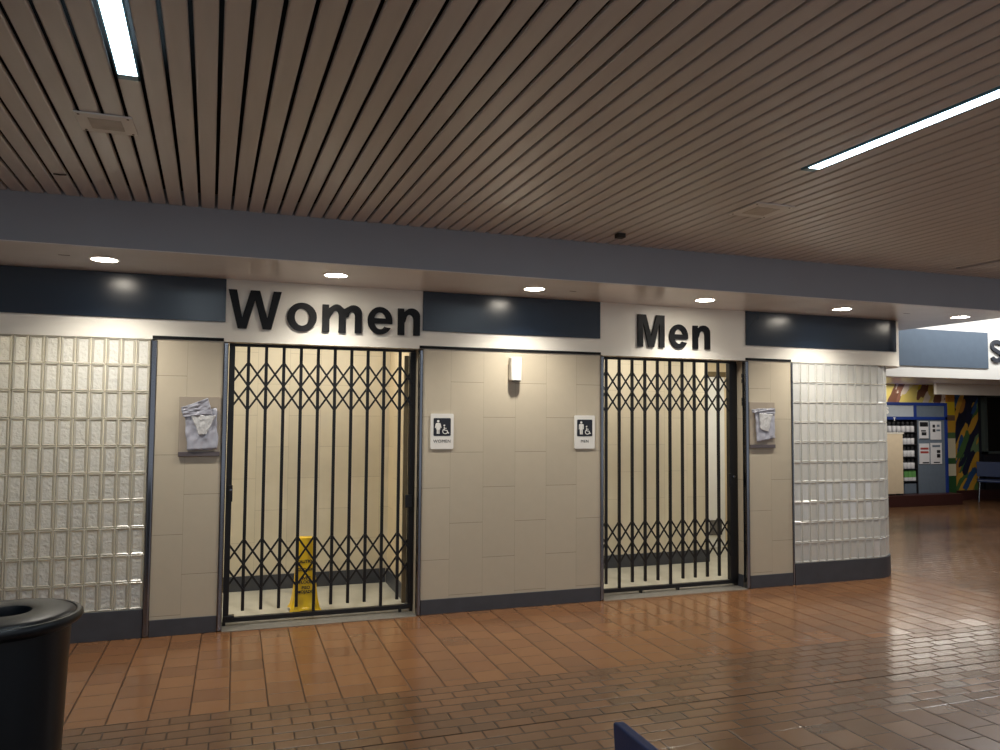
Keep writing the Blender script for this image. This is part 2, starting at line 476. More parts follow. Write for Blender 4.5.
# chrome corner posts
for i, (xa, xb) in enumerate([(-.622, -.575), (-.10, -.06), (1.474, 1.51), (3.19, 3.226), (4.788, 4.83), (5.345, 5.368)]):
    struct(MB().box(xa, xb, -.014, .05, 0, ZH-.002).build('trim_%d' % (i+1), M_CHROME, None, .013, seg=5))

# tiled returns of the openings
for i, (xa, xb) in enumerate([(-.10, -.062), (1.476, 1.51), (3.19, 3.224), (4.792, 4.83)]):
    struct(box('wall_jamb_%d' % (i+1), mat_wall_tile('beige_tile_jamb_%d' % i, .2, 0, axis='y'), (xa, xb, .05, .25, 0, ZH)))
struct(box('baseboard_jamb', M_BASE, (4.786, 4.792, .05, .25, 0, .1265)))

# glass-block panels: blocks as one pattern mesh per panel, mortar behind
BW, BH, Z0 = .1016, .2035, .2165
def block(mb, fr, zb):
    """fr(s, out) -> plan point for s in [0..1] across the block, out = metres proud of the wall"""
    e = .003
    # (side inset, bottom inset, top inset, proud): the sill of the dish slopes at 45 degrees and catches the downlights
    prof_ = [(e, e, e, -.085), (e, e, e, -.003), (e+.003, e+.002, e+.003, 0), (e+.006, e+.004, e+.006, 0), (e+.018, e+.011, e+.018, -.0065)]
    vs = []
    for q, qb, qt, out in prof_:
        for s_, z_ in ((q/BW, qb), (1-q/BW, qb), (1-q/BW, BH-qt), (q/BW, BH-qt)):
            px, py = fr(s_, out); vs.append((px, py, zb+z_))
    L = len(prof_)
    mb.cur = 0
    mb.add(vs, [(i*4+k, i*4+(k+1) % 4, (i+1)*4+(k+1) % 4, (i+1)*4+k) for i in range(L-1) for k in range(4)]+[(3, 2, 1, 0)])
    mb.cur = 1
    mb.add(vs[-4:], [(0, 1, 2, 3)])
def glass_panel(name, frames, path, label):
    g = MB()
    for r in range(10):
        for fr in frames: block(g, fr, Z0+r*BH)
    w = struct(g.build(name, [M_BLOCKB if name == 'window_1' else M_BLOCKS, M_BLOCK if name == 'window_1' else M_BLOCKR]))
    # mortar grid
    mm = MB()
    for r in range(11):
        z = Z0+r*BH
        mm.sweep([(-.008, z-.004), (-.008, z+.004), (-.07, z+.004), (-.07, z-.004)], path)
    ends = [fr(0, 0) for fr in frames] + [frames[-1](1, 0)]
    for i, fr in enumerate(frames):
        for s_ in ((0, 1) if i == len(frames)-1 else (0,)):
            a, b_ = fr(s_, -.008), fr(s_, -.07)
            dx, dy = b_[0]-a[0], b_[1]-a[1]; l = math.hypot(dx, dy); tx, ty = -dy/l*.004, dx/l*.004
            vs = []
            for z in (Z0, Z0+10*BH): vs += [(a[0]+tx, a[1]+ty, z), (a[0]-tx, a[1]-ty, z), (b_[0]-tx, b_[1]-ty, z), (b_[0]+tx, b_[1]+ty, z)]
            mm.add(vs, [(0, 1, 2, 3), (7, 6, 5, 4), (0, 4, 5, 1), (1, 5, 6, 2), (2, 6, 7, 3), (3, 7, 4, 0)])
    mm.build('mortar', M_MORTAR, w)
    return w
def straight(xa, y=0.0):
    return lambda s, out: (xa+s*BW, y-out)
fl = [straight(-.622-(i+1)*BW) for i in range(24)][::-1]
glass_panel('window_1', fl, [(-.622-24*BW, 0, 0, -1), (-.622, 0, 0, -1)], None)
def along(t):
    """plan point and normal at arc length t from x = 5.368 on the right-hand panel"""
    ls = XC-5.368
    if t < ls: return (5.368+t, 0, 0, -1)
    a = min((t-ls)/RG, PI/2)
    return (XC+RG*math.sin(a), RG-RG*math.cos(a), math.sin(a), -math.cos(a))
def curved(t0):
    def fr(s, out):
        p = along(t0+s*BW)
        return (p[0]+p[2]*out, p[1]+p[3]*out)
    return fr
nR = int((XC-5.368+RG*PI/2)/BW)
frs = [curved(i*BW) for i in range(nR)]
glass_panel('window_2', frs, [along(i*BW/4) for i in range(nR*4+1)], None)
# dark base under the glass
struct(MB().box(-3.1, -.622, -.004, .1, 0, Z0-.004).build('baseboard_left_glass', M_BASE, None, .003))
struct(MB().sweep([(.012, 0), (.012, Z0-.004), (-.1, Z0-.004), (-.1, 0)], end_path(5.368, XC, RG, RG, .62)).build('baseboard_right_glass', M_BASE, smooth=True))
struct(box('wall_far_left', mat_wall_tile('beige_tile_far', -3.2, 0), (-5, -3.06, 0, .25, 0, ZH)))
struct(box('wall_corner', M_CREAM, (XC+RG-.1, XC+RG, .55, 1.5, 0, ZH)))

# inside the restrooms
struct(box('floor_restroom', M_GREYFLOOR, (-3.0, 6.45, .262, 2.1, 0, .005)))
for i, (xa, xb) in enumerate([(-.06, 1.474), (3.226, 4.788)]):
    struct(box('trim_threshold_%d' % (i+1), M_THRESH, (xa, xb, -.03, .26, 0, .006), bevel=.002))
MT_IN = mat_wall_tile('cream_tile_inside', .2, 0, base=(216, 206, 182))
struct(box('wall_women_back', MT_IN, (-3.0, 1.48, 1.34, 1.5, 0, 2.6)))
struct(box('baseboard_women_back', M_BASE, (-3.0, 1.46, 1.325, 1.34, 0, .145)))
MT_SIDE = mat_wall_tile('cream_tile_side', .2, 1, base=(216, 198, 164), axis='y')
struct(box('wall_women_side', MT_SIDE, (1.48, 1.6, .25, 1.5, 0, 2.6)))
struct(box('baseboard_women_side', M_BASE, (1.466, 1.48, .25, 1.325, 0, .145)))
struct(box('wall_men_side', MT_SIDE, (3.0, 3.12, .25, 1.5, 0, 2.6)))
struct(box('wall_men_back', MT_IN, (3.12, 5.25, 1.30, 1.45, 0, 2.6)))
struct(box('baseboard_men_back', M_BASE, (3.12, 5.25, 1.285, 1.30, 0, .145)))
struct(box('wall_men_rear', M_CREAM, (5.0, 6.87, 2.1, 2.2, 0, 2.6)))
struct(box('wall_men_return', MT_SIDE, (6.08, 6.2, 1.45, 2.1, 0, 2.6)))
d1 = struct(box('door_1', M_DOORW, (5.45, 6.02, 2.06, 2.095, .01, 2.2), bevel=.003))
box('door_vent', M_GREYP, (5.78, 5.96, 2.045, 2.06, .17, .36), d1)
box('door_head', M_BROWN, (5.43, 6.04, 2.05, 2.098, 2.205, 2.27), d1)
struct(box('wall_women_left', M_CREAM, (-3.1, -3.0, .1, 1.5, 0, 2.6)))
struct(box('ceiling_restroom_left', M_CREAM, (-3.1, 3.05, .12, 1.5, 2.6, 2.65)))
struct(box('ceiling_restroom_right', M_CREAM, (3.05, 6.86, .12, 2.2, 2.6, 2.65)))
struct(box('trim_lintel_1', M_CREAM, (-.06, 1.474, .13, .25, 2.275, 2.6)))
struct(box('trim_lintel_2', M_CREAM, (3.226, 4.788, .13, .25, 2.275, 2.6)))

# ------------------------------------------------------------------ downlights
DL = [(-.883, -.51), (.701, -.495), (2.342, -.47), (4.009, -.473), (5.569, -.475), (7.127, -.465)]
DLN = ['lit round downlight over the left glass block wall, leftmost in the soffit', 'lit round downlight over the Women lettering',
       'lit round downlight over the central beige tile wall', 'lit round downlight over the Men lettering',
       'lit round downlight over the right glass block wall', 'lit round downlight past the curved header, next to the S sign']
for (lx, ly), lb in zip(DL, DLN):
    r = root('downlight', (lx, ly, ZS), lb, 'ceiling light', 'round downlights in the soffit')
    MB().lathe([(.082, 0), (.082, -.004), (.094, -.005), (.097, -.002), (.097, 0)], (lx, ly, ZS)).build('trim_ring', M_SHELL, r, smooth=True)
    MB().lathe([(.081, 0), (.081, -.003), (.05, -.006), (.001, -.0065)], (lx, ly, ZS)).build('lens', M_LED, r, smooth=True)
    L = bpy.data.lights.new('downlight_lamp', 'SPOT'); L.energy = 88; L.color = (1, .95, .86); L.spot_size = 2.34; L.spot_blend = 1.0; L.shadow_soft_size = .045
    lo = bpy.data.objects.new('downlight_lamp', L); C.objects.link(lo); lo.location = (lx, ly, ZS-.03)

# ------------------------------------------------------------------ fluorescent strips in the slat ceiling
def strip(xa, xb, y0, y1, label):
    cx = (xa+xb)/2
    r = root('fluorescent_strip', (cx, y0, ZC), label, 'ceiling light', 'fluorescent strips in the slat ceiling')
    le = MB().box(xa+.006, xb-.006, y1+.05, y0-.05, ZC-.004, ZC+.012)
    fr_ = MB().box(xa, xb, y0-.05, y0, ZC-.003, ZC+.012).box(xa, xb, y1, y1+.05, ZC-.003, ZC+.012)\
        .box(xa, xa+.006, y1, y0, ZC-.003, ZC+.012).box(xb-.006, xb, y1, y0, ZC-.003, ZC+.012)
    for mb in (le, fr_): mb.v = [(vx+SKEW*(vy-y0), vy, vz) for vx, vy, vz in mb.v]
    le.build('lens', M_TUBE, r, .002); fr_.build('frame', M_TUBEEND, r)
    L = bpy.data.lights.new('fluorescent_lamp', 'AREA'); L.shape = 'RECTANGLE'; L.size = xb-xa; L.size_y = abs(y1-y0); L.energy = 19; L.color = (.84, .94, 1)
    lo = bpy.data.objects.new('fluorescent_lamp', L); C.objects.link(lo); lo.location = (cx+SKEW*(y1-y0)/2, (y0+y1)/2, ZC-.02); lo.rotation_euler = (0, 0, -SKEW)
strip(-.488, -.404, -2.955, -5.4, 'lit fluorescent strip in the slat ceiling beside the square speaker plate')
strip(2.926, 3.011, -2.98, -5.4, 'lit fluorescent strip in the slat ceiling on the right, running to the picture edge')

# ------------------------------------------------------------------ ceiling fittings
def speaker(cx, cy, sx, sy, label):
    r = root('ceiling_speaker', (cx, cy, ZC), label, 'speaker', 'speaker plates in the ceiling')
    z = ZC-.001
    MB().box(cx-sx/2, cx+sx/2, cy-sy/2, cy+sy/2, z-.008, z).build('plate', M_SPK, r, .002)
    MB().box(cx-sx*.29, cx+sx*.29, cy-sy*.29, cy+sy*.29, z-.0105, z-.0075).build('grille', M_SPKG, r, .002)
    for a in (-1, 1):
        for b in (-1, 1):
            MB().lathe([(.006, 0), (.005, -.002), (.001, -.003)], (cx+a*sx*.42, cy+b*sy*.42, z-.008), 10).build('screw', M_GREYP, r)
speaker(-.608, -2.40, .245, .24, 'cream square speaker plate with visible screws in the slat ceiling by the left strip light')
speaker(3.25, -2.225, .30, .30, 'beige square speaker plate in the slat ceiling short of the right strip light')
o = MB().box(2.668, 2.732, -1.335, -1.275, ZC-.034, ZC-.001).build('sensor_box', M_SEAM, None, .003)
tag(o, 'small dark box sensor on the slat ceiling above the beam, towards the Men sign', 'sensor')
o = MB().tube([(-1.022, -1.437, ZC-.002), (-.985, -1.434, ZC-.003), (-.955, -1.441, ZC-.002)], .0045, 8).build('slat_clip', M_SEAM)
tag(o, 'thin dark splice clip across one ceiling slat at far left', 'clip')

# ------------------------------------------------------------------ sign lettering
W = [[(0, 1), (.205, 1), (.345, .29), (.535, 1), (.765, 1), (.955, .29), (1.095, 1), (1.30, 1), (1.06, 0), (.845, 0), (.65, .74), (.455, 0), (.24, 0)]]
Mg = [[(0, 0), (0, 1), (.30, 1), (.5, .32), (.70, 1), (1.0, 1), (1.0, 0), (.81, 0), (.81, .78), (.60, 0), (.40, 0), (.19, .78), (.19, 0)]]
XH = .735
O_ = [arc(.385, XH/2, .385, XH/2+.012, 0, 360, 48)[:-1], arc(.385, XH/2, .187, .232, 0, 360, 40)[:-1]]
def nshape(x0, w):
    """one arch with stem to its right, outline from the top of the left stem's right side over the arch"""
    return
def glyph_n():
    s, w = .19, .645
    return [[(0, 0), (0, XH), (.178, XH), (.178, XH-.10)] + arc(.40, XH-.205, .245, .222, 118, 0, 14) + [(w, 0), (w-s, 0), (w-s, .40)]
            + arc(.345, .42, .110, .155, 0, 180, 14)[1:-1] + [(s+.035, .40), (s, .33), (s, 0)]]
def glyph_m():
    s, w = .19, 1.075
    r = [(0, 0), (0, XH), (.175, XH), (.175, XH-.09)] + arc(.385, XH-.20, .20, .218, 135, 60, 8)[1:] + arc(.585, XH-.115, .075, .03, 160, 200, 2)[:0] \
        + [(.588, XH-.095)] + arc(.845, XH-.20, .23, .218, 130, 0, 14) + [(w, 0), (w-s, 0), (w-s, .44)] + arc(.80, .44, .085, .14, 0, 180, 10)[1:-1] \
        + [(.715, .44), (.633, .40), (.633, 0), (.443, 0), (.443, .44)] + arc(.358, .44, .085, .14, 0, 150, 10)[1:] + [(.225, .42), (s, .34), (s, 0)]
    return [r]
def glyph_e():
    rx, ry, cy = .355, XH/2+.012, XH/2
    ix, iy = .175, .232
    out = arc(.355, cy, rx, ry, -8, 332, 50)
    # terminal, then back along the inner curve to the underside of the bar
    a_end = 338
    inn = arc(.355, cy, ix, iy, 320, 196, 24)
    bar_lo, bar_hi = cy-.075, cy+.065
    body = [(.71, bar_lo)] + arc(.355, cy, rx, ry, -3, 330, 52)[1:] + [(.52, cy-.175)] + arc(.355, cy, ix, iy, 318, 200, 22) + [(.18, bar_lo)]
    hole = [(.18, bar_hi)] + arc(.355, cy, ix, iy, 163, 17, 18) + [(.53, bar_hi)]
    return [body, hole]
def stroke(pts, w):
    """outline of a thick open line"""
    L, R = [], []
    for i, p in enumerate(pts):
        a = pts[max(i-1, 0)]; b = pts[min(i+1, len(pts)-1)]
        dx, dy = b[0]-a[0], b[1]-a[1]; l = math.hypot(dx, dy) or 1
        nx, ny = -dy/l*w/2, dx/l*w/2
        L.append((p[0]+nx, p[1]+ny)); R.append((p[0]-nx, p[1]-ny))
    return L + R[::-1]
def glyph_S():
    c = arc(.38, .725, .285, .185, 20, 250, 22) + arc(.38, .285, .295, .195, 72, -165, 24)
    return [stroke(c, .185)]
def sign(name, items, zbase, cap, y, label, m, depth=.02, parent_label=None):
    r = root(name, (items[0][1], y, zbase), label, 'sign')
    for gl, xa, xs in items:
        curve_mesh('letter', gl, m, depth, r, lambda u, v, d_, xa=xa, xs=xs: (xa+u*xs, y-.002-d_, zbase+v*cap))
    return r
CAP = .307
sign('women_lettering', [(W, -.074, .312), (O_, .376, .305), (glyph_m(), .655, .300), (glyph_e(), 1.026, .292), (glyph_n(), 1.281, .296)], 2.359, CAP, HY,
     'large black Women lettering on the white header over the left gate', M_LETTER)
sign('men_lettering', [(Mg, 3.574, .288), (glyph_e(), 3.918, .287), (glyph_n(), 4.178, .30)], 2.345, CAP, HY,
     'large black Men lettering on the white header over the right gate', M_LETTER)

# ------------------------------------------------------------------ folding gates
def gate(name, xl, xr, bars, longs, xs_post, right_stack, lock_x, label):
    r = root(name, ((xl+xr)/2, GY, 0), label, 'gate', 'folding security gates')
    UP, LO = (2.104, 1.908, 1.714), (.678, .48, .28)
    MB().box(xl, xr, GY-.018, GY+.022, 2.228, 2.262).build('top_rail', M_BLACK, r, .003)
    rl = MB().box(xl, xr, GY-.018, GY+.022, .030, .066)
    rl.build('bottom_rail', M_BLACK, r, .003)
    fx = [xl+.012, xr-.012] + [xl+(xr-xl)*q for q in ((.30, .56) if right_stack is False else (.93,))]
    for q in fx: MB().box(q-.012, q+.012, GY-.014, GY+.018, .004, .031).build('foot', M_BLACK, r)
    for pa, pb in xs_post:
        MB().box(pa, pb, GY-.03, GY+.03, .066, 2.228).build('post', M_BLACK, r, .004)
    for i, bx in enumerate(bars):
        MB().box(bx-.0125, bx+.0125, GY-.012, GY+.012, .064 if i in longs else .112, 2.235).build('bar', M_BLACK, r, .002)
    nodes = [bars[0]-(bars[1]-bars[0])] + list(bars) + [bars[-1]+(bars[1]-bars[0])]
    lo, hi = xs_post[0][1]-.01 if xs_post[0][0] < bars[0] else xl, xs_post[-1][0]+.01
    ext = [nodes[0]-(bars[1]-bars[0])] + nodes + [nodes[-1]+(bars[1]-bars[0])]
    for zt, zm, zb in (UP, LO):
        for side in (1, -1):
            for i in range(len(ext)-2):
                # each flat strip spans two bays
                p = Vector((ext[i], 0, zt if side > 0 else zb)); q = Vector((ext[i+2], 0, zb if side > 0 else zt))
                for clip in (lo, hi):
                    t = (clip-p.x)/(q.x-p.x)
                    if clip == lo and p.x < lo: p = p.lerp(q, t) if t < 1 else None
                    elif clip == hi and q.x > hi: q = p.lerp(q, t) if t > 0 else None
                    if p is None or q is None: break
                if p is None or q is None or (q-p).length < .03: continue
                yy = GY-.0165 if side > 0 else GY+.0165
                MB().bar((p.x, yy, p.z), (q.x, yy, q.z), .016, .005).build('lattice_strip', M_BLACK, r)
    return r
wb = [.092+.1386*i for i in range(10)]
g1 = gate('folding_gate', -.058, 1.473, wb, (4, 8), [(-.056, -.012), (1.458, 1.473)], True, -.03,
          'closed black folding lattice gate under the Women lettering')
mbs = [3.327+.1391*i for i in range(10)]
g2 = gate('folding_gate', 3.228, 4.786, [3.338-.1386+.045]*0 + mbs, (1, 5), [(4.695, 4.784)], False, 4.72,
          'closed black folding lattice gate under the Men lettering')
# women's gate: folded channel stack on the right, lock boxes
MB().box(1.388, 1.424, GY+.03, GY+.06, .07, 2.2).build('channel', M_BROWN, g1, .002)
for q in (1.429, 1.439, 1.449): MB().box(q, q+.009, GY-.02, GY+.05, .07, 2.225).build('folded_bar', M_BLACK, g1)
MB().box(-.035, -.005, GY-.055, GY-.03, .985, 1.115).build('lock_box', M_BLACK, g1, .003)
k_ = MB().lathe([(.012, 0), (.012, .006), (.002, .008)], g1['_o'], 14).build('keyhole', M_CHROME, g1)
k_.location = Vector((-.02, GY-.055, 1.075))-Vector(g1['_o']); k_.rotation_euler = (PI/2, 0, 0)
MB().box(1.392, 1.455, GY-.045, GY-.02, .89, 1.0).build('lock_box', M_BLACK, g1, .003)
MB().box(-.045, .03, GY-.05, GY+.01, .066, .088).build('floor_bolt', M_BLACK, g1, .003)
MB().box(4.668, 4.70, GY-.05, GY-.028, .99, 1.125).build('lock_box', M_BLACK, g2, .003)
k_ = MB().lathe([(.013, 0), (.013, .006), (.002, .008)], g2['_o'], 14).build('keyhole', M_CHROME, g2)
k_.location = Vector((4.735, GY-.032, 1.09))-Vector(g2['_o']); k_.rotation_euler = (PI/2, 0, 0)
for z in (2.10, 2.045, 1.86, 1.82): MB().box(4.775, 4.787, .02, .04, z-.02, z+.02).build('hinge_bolt', M_BLACK, g2, .003)

# ------------------------------------------------------------------ wall fittings
def plate_outline(w, h, r, n=6):
    p = []
    for cx, cy, a in ((w-r, h-r, 0), (r, h-r, 90), (r, r, 180), (w-r, r, 270)):
        p += arc(cx, cy, r, r, a, a+90, n)
    return p
def restroom_sign(xa, z0, woman, word, label):
    w, h = .204, .303
    r = root('restroom_sign', (xa, 0, z0), label, 'sign', 'restroom wall plates')
    P = lambda y: (lambda u, v, d_: (xa+u, y-d_, z0+v))
    curve_mesh('plate', [plate_outline(w, h, .012)], M_SIGN, .010, r, P(-.001))
    pic = curve_mesh('pictogram_panel', [[(u+.026, v+.113) for u, v in plate_outline(.152, .152, .008)]], M_INK2, .002, r, P(-.011))
    cx, bz = .066, .130
    sh = [arc(cx, bz+.108, .0105, .0105, 0, 360, 16)[:-1]]
    if woman:
        body = [(-.013, .094), (.013, .094), (.021, .088), (.029, .052), (.022, .049), (.016, .066), (.0185, .038), (.012, .038), (.012, 0), (.002, 0), (.002, .036), (-.002, .036), (-.002, 0), (-.012, 0), (-.012, .038), (-.0185, .038), (-.016, .066), (-.022, .049), (-.029, .052), (-.021, .088)]
    else:
        body = [(-.017, .094), (.017, .094), (.024, .087), (.024, .046), (.017, .046), (.016, .08), (.014, .08), (.014, 0), (.0015, 0), (.0015, .042), (-.0015, .042), (-.0015, 0), (-.014, 0), (-.014, .08), (-.016, .08), (-.017, .046), (-.024, .046), (-.024, .087)]
    sh.append([(cx+u, bz+v) for u, v in body])
    wx, wz = .128, bz
    # wheelchair user: head, trunk and legs in one bent line, wheel as an open ring
    sh2 = [arc(wx-.008, wz+.072, .0075, .0075, 0, 360, 14)[:-1],
           stroke([(wx-.008, wz+.060), (wx-.006, wz+.031), (wx+.016, wz+.030), (wx+.026, wz+.006), (wx+.034, wz+.009)], .009),
           stroke(arc(wx, wz+.022, .021, .021, 118, 335, 20), .0065),
           stroke([(wx-.007, wz+.047), (wx+.012, wz+.047)], .006)]
    curve_mesh('figure', [sh[0], ], M_SIGN, .0015, pic, P(-.013)); curve_mesh('figure', [sh[1]], M_SIGN, .0015, pic, P(-.013))
    for s_ in sh2: curve_mesh('wheelchair_symbol', [s_], M_SIGN, .0015, pic, P(-.013))
    text_mesh('lettering', word, M_INK, .037, r, lambda u, v, d_: (xa+w/2+u, -.0112-d_, z0+.066+v), .0012, bold=0, space=1.12)
restroom_sign(1.578, 1.394, True, 'WOMEN', 'white WOMEN plate with navy pictogram on the central wall by the left gate')
restroom_sign(2.925, 1.388, False, 'MEN', 'white MEN plate with navy pictogram on the central wall by the right gate')

r = root('air_freshener', (2.337, 0, 1.995), 'white air freshener dispenser high on the central tile wall', 'dispenser')
hs = MB(); n = 8
prof = [(-.05, .0), (-.05, -.055)] + [(.05*math.cos(math.radians(180-a)), -.055-.03*math.sin(math.radians(a))) for a in range(20, 180, 20)] + [(.05, -.055), (.05, 0)]
k = len(prof)
hs.add([(2.337+u, v, 1.995) for u, v in prof]+[(2.337+u, v, 2.2) for u, v in prof],
       [(i, (i+1) % k, k+(i+1) % k, k+i) for i in range(k)]+[tuple(range(k))[::-1], tuple(range(k, 2*k))])
hs.build('housing', M_SHELL, r, .004)
MB().box(2.310, 2.372, -.078, -.02, 1.985, 1.997).build('vent', M_GREYP, r, .002)
MB().lathe([(.007, 0), (.007, .006), (.001, .007)], (2.362, -.078, 2.17), 10).build('indicator', M_INK, r)

def sheet(name, m, corners, parent, amp, seed, nx=20, ny=20, thick=.004):
    """crumpled plastic sheet: four corners (x, y, z), wrinkled"""
    a, b, c, d = [Vector(q) for q in corners]
    mb = MB(); vs = []
    for j in range(ny+1):
        for i in range(nx+1):
            u, v = i/nx, j/ny
            p = a.lerp(b, u).lerp(d.lerp(c, u), v)
            q = noise.noise(Vector((u*3.1+seed, v*3.3, seed))) + .5*noise.noise(Vector((u*8+seed, v*7, 3)))
            ridge = 1-abs(noise.noise(Vector((u*4-v*2+seed*2, v*3+u, 9)))*2)
            p.y -= abs(q)*amp + ridge*amp*.5
            if i in (0, nx) or j in (0, ny):
                p.x += noise.noise(Vector((v*5, u*5, seed)))*.008; p.z += noise.noise(Vector((u*5, v*5, seed+4)))*.008
            vs.append(p)
    fs = [(j*(nx+1)+i, j*(nx+1)+i+1, (j+1)*(nx+1)+i+1, (j+1)*(nx+1)+i) for j in range(ny) for i in range(nx)]
    mb.add(vs, fs); o = mb.build(name, m, parent, smooth=True)
    s_ = o.modifiers.new('thick', 'SOLIDIFY'); s_.thickness = thick
    return o
def covered(xa, z0, w, h, label, flip):
    r = root('covered_sign', (xa+w/2, 0, z0), label, 'sign', 'covered signs on the piers')
    MB().box(xa, xa+w, -.014, -.001, z0, z0+h).build('backing_board', M_TAUPE, r, .003)
    MB().box(xa, xa+w, -.022, -.012, z0, z0+.036).build('ledge', M_TAUPED, r, .003)
    e = -.026
    if not flip:
        sheet('plastic_sheet', M_BAG, [(xa+.065, e, z0+.048), (xa+.288, e, z0+.055), (xa+.270, e, z0+.375), (xa+.040, e, z0+.345)], r, .010, 1.3)
        sheet('folded_flap', M_BAG, [(xa+.030, e-.012, z0+.305), (xa+.245, e-.012, z0+.325), (xa+.205, e-.018, z0+.448), (xa+.015, e-.018, z0+.375)], r, .009, 5.1)
        sheet('highlight_fold', M_BAGL, [(xa+.150, e-.012, z0+.165), (xa+.200, e-.012, z0+.170), (xa+.262, e-.012, z0+.315), (xa+.085, e-.012, z0+.315)], r, .006, 2.2)
    else:
        sheet('plastic_sheet', M_BAG, [(xa+.072, e, z0+.060), (xa+.292, e, z0+.095), (xa+.282, e, z0+.385), (xa+.050, e, z0+.380)], r, .010, 7.7)
        sheet('folded_flap', M_BAG, [(xa+.010, e-.008, z0+.350), (xa+.284, e-.008, z0+.345), (xa+.280, e-.012, z0+.398), (xa+.005, e-.010, z0+.385)], r, .009, 4.4)
        sheet('highlight_fold', M_BAGL, [(xa+.105, e-.012, z0+.190), (xa+.200, e-.012, z0+.160), (xa+.255, e-.012, z0+.335), (xa+.095, e-.012, z0+.350)], r, .006, 9.2)
covered(-.408, 1.353, .300, .461, 'grey board under a crumpled plastic sheet on the tile pier left of the Women gate', False)
covered(4.833, 1.379, .302, .459, 'grey board under a crumpled plastic sheet on the tile pier right of the Men gate', True)

# ------------------------------------------------------------------ wet floor pylon
cx, cy = .598, .42
r = root('wet_floor_cone', (cx, cy, .006), 'yellow four-sided wet floor cone with black print behind the Women gate', 'cone')
lv = [(0.010, .142, 1), (.022, .138, 1), (.06, .120, .75), (.12, .105, .4), (.20, .093, .12), (.35, .080, 0), (.50, .067, 0), (.605, .057, 0), (.63, .052, 0)]
vs = []; n = 32
for z, hw, flare in lv:
    for k in range(n):
        a = 2*PI*(k+.5)/n
        ca, sa = math.cos(a), math.sin(a); q = max(abs(ca), abs(sa))
        rad = hw/q
        rad = min(rad, hw*1.30)                     # rounded corners
        corner = (1/q-1)/(math.sqrt(2)-1)           # 0 mid-face, 1 at the corners
        rad *= 1 - flare*.16*(1-corner)             # scalloped skirt
        vs.append((cx+rad*ca, cy+rad*sa, z+flare*.03*(1-corner)*(z < .05)))
fs = [(i*n+k, i*n+(k+1) % n, (i+1)*n+(k+1) % n, (i+1)*n+k) for i in range(len(lv)-1) for k in range(n)]
fs.append(tuple((len(lv)-1)*n+k for k in range(n)))
MB().add(vs, fs).build('shell', M_YEL, r, smooth=True)
def conetext(s, z, size):
    t = (z-.20)/.42; hw = .093-(.093-.057)*t
    text_mesh('lettering', s, M_INK, size, r, lambda u, v, d_: (cx+u, cy-(hw-(.036/.42)*v)-.004-d_, z+v), .001, bold=.0012)
conetext('CAUTION', .437, .034); conetext('CUIDADO', .372, .030); conetext('WET', .30, .034); conetext('FLOOR', .267, .034)
conetext('PISO', .222, .034); conetext('MOJADO', .188, .034)

# ------------------------------------------------------------------ litter bin
cx, cy = -.818, -2.913
r = root('litter_bin', (cx, cy, 0), 'dark green round litter bin with flared holed lid by the left glass block wall', 'bin')
MB().lathe([(.165, .005), (.175, .0), (.182, .02), (.205, .37), (.221, .80), (.225, .86), (.215, .862), (.20, .80), (.16, .03), (.02, .025)], (cx, cy, 0), 64, False).build('body', M_CAN, r, smooth=True)
MB().lathe([(.216, .845), (.232, .862), (.255, .872), (.265, .886), (.264, .900), (.257, .908), (.245, .908), (.240, .903), (.232, .911), (.215, .917), (.098, .921), (.088, .918), (.085, .905), (.084, .85), (.078, .85)], (cx, cy, 0), 64, False).build('lid', M_CAN, r, smooth=True)
MB().lathe([(.084, .86), (.082, .62), (.002, .60)], (cx, cy, 0), 40, False).build('liner', M_CANHOLE, r, smooth=True)

# ------------------------------------------------------------------ chairs
def chair(loc, rz, label, cat_group, h=.85):
    """navy shell chair on chrome legs; local +Y is where the sitter faces"""
    r = root('lounge_chair', (0, 0, 0), label, 'chair', cat_group)
    b = MB()
    hw = .23
    n = 10
    outl = [(-hw, .50), (-hw, h-.006), (-hw+.008, h), (hw-.008, h), (hw, h-.006), (hw, .50)]
    k = len(outl)
    vs = []
    for yy in (-.235, -.205):
        for u, v in outl: vs.append((u, yy-.06*(v-.45), v))
    b.add(vs, [(i, (i+1) % k, k+(i+1) % k, k+i) for i in range(k)]+[tuple(range(k))[::-1], tuple(range(k, 2*k))])
    b.build('backrest', M_NAVYV, r, .006)
    MB().box(-hw, hw, -.20, .25, .41, .455).build('seat', M_NAVYV, r, .015)
    for s_ in (-1, 1):
        MB().tube([(s_*.19, -.19, .41), (s_*.215, -.25, .012)], .011).build('leg', M_CHROME, r, smooth=True)
        MB().tube([(s_*.19, .20, .41), (s_*.215, .25, .012)], .011).build('leg', M_CHROME, r, smooth=True)
        MB().tube([(s_*.20, -.225, .41), (s_*.20, -.235, .60)], .010).build('back_support', M_CHROME, r, smooth=True)
    r.location = loc; r.rotation_euler = (0, 0, rz)
    return r
chair((1.262, -4.662, 0), -PI/2, 'navy chair back in the near foreground, only its top corner in view', 'navy chairs', .85)
chair((14.48, 5.02, 0), PI/2+.7, 'navy chair on chrome legs beside the dark mural at the far right', 'navy chairs', .80)

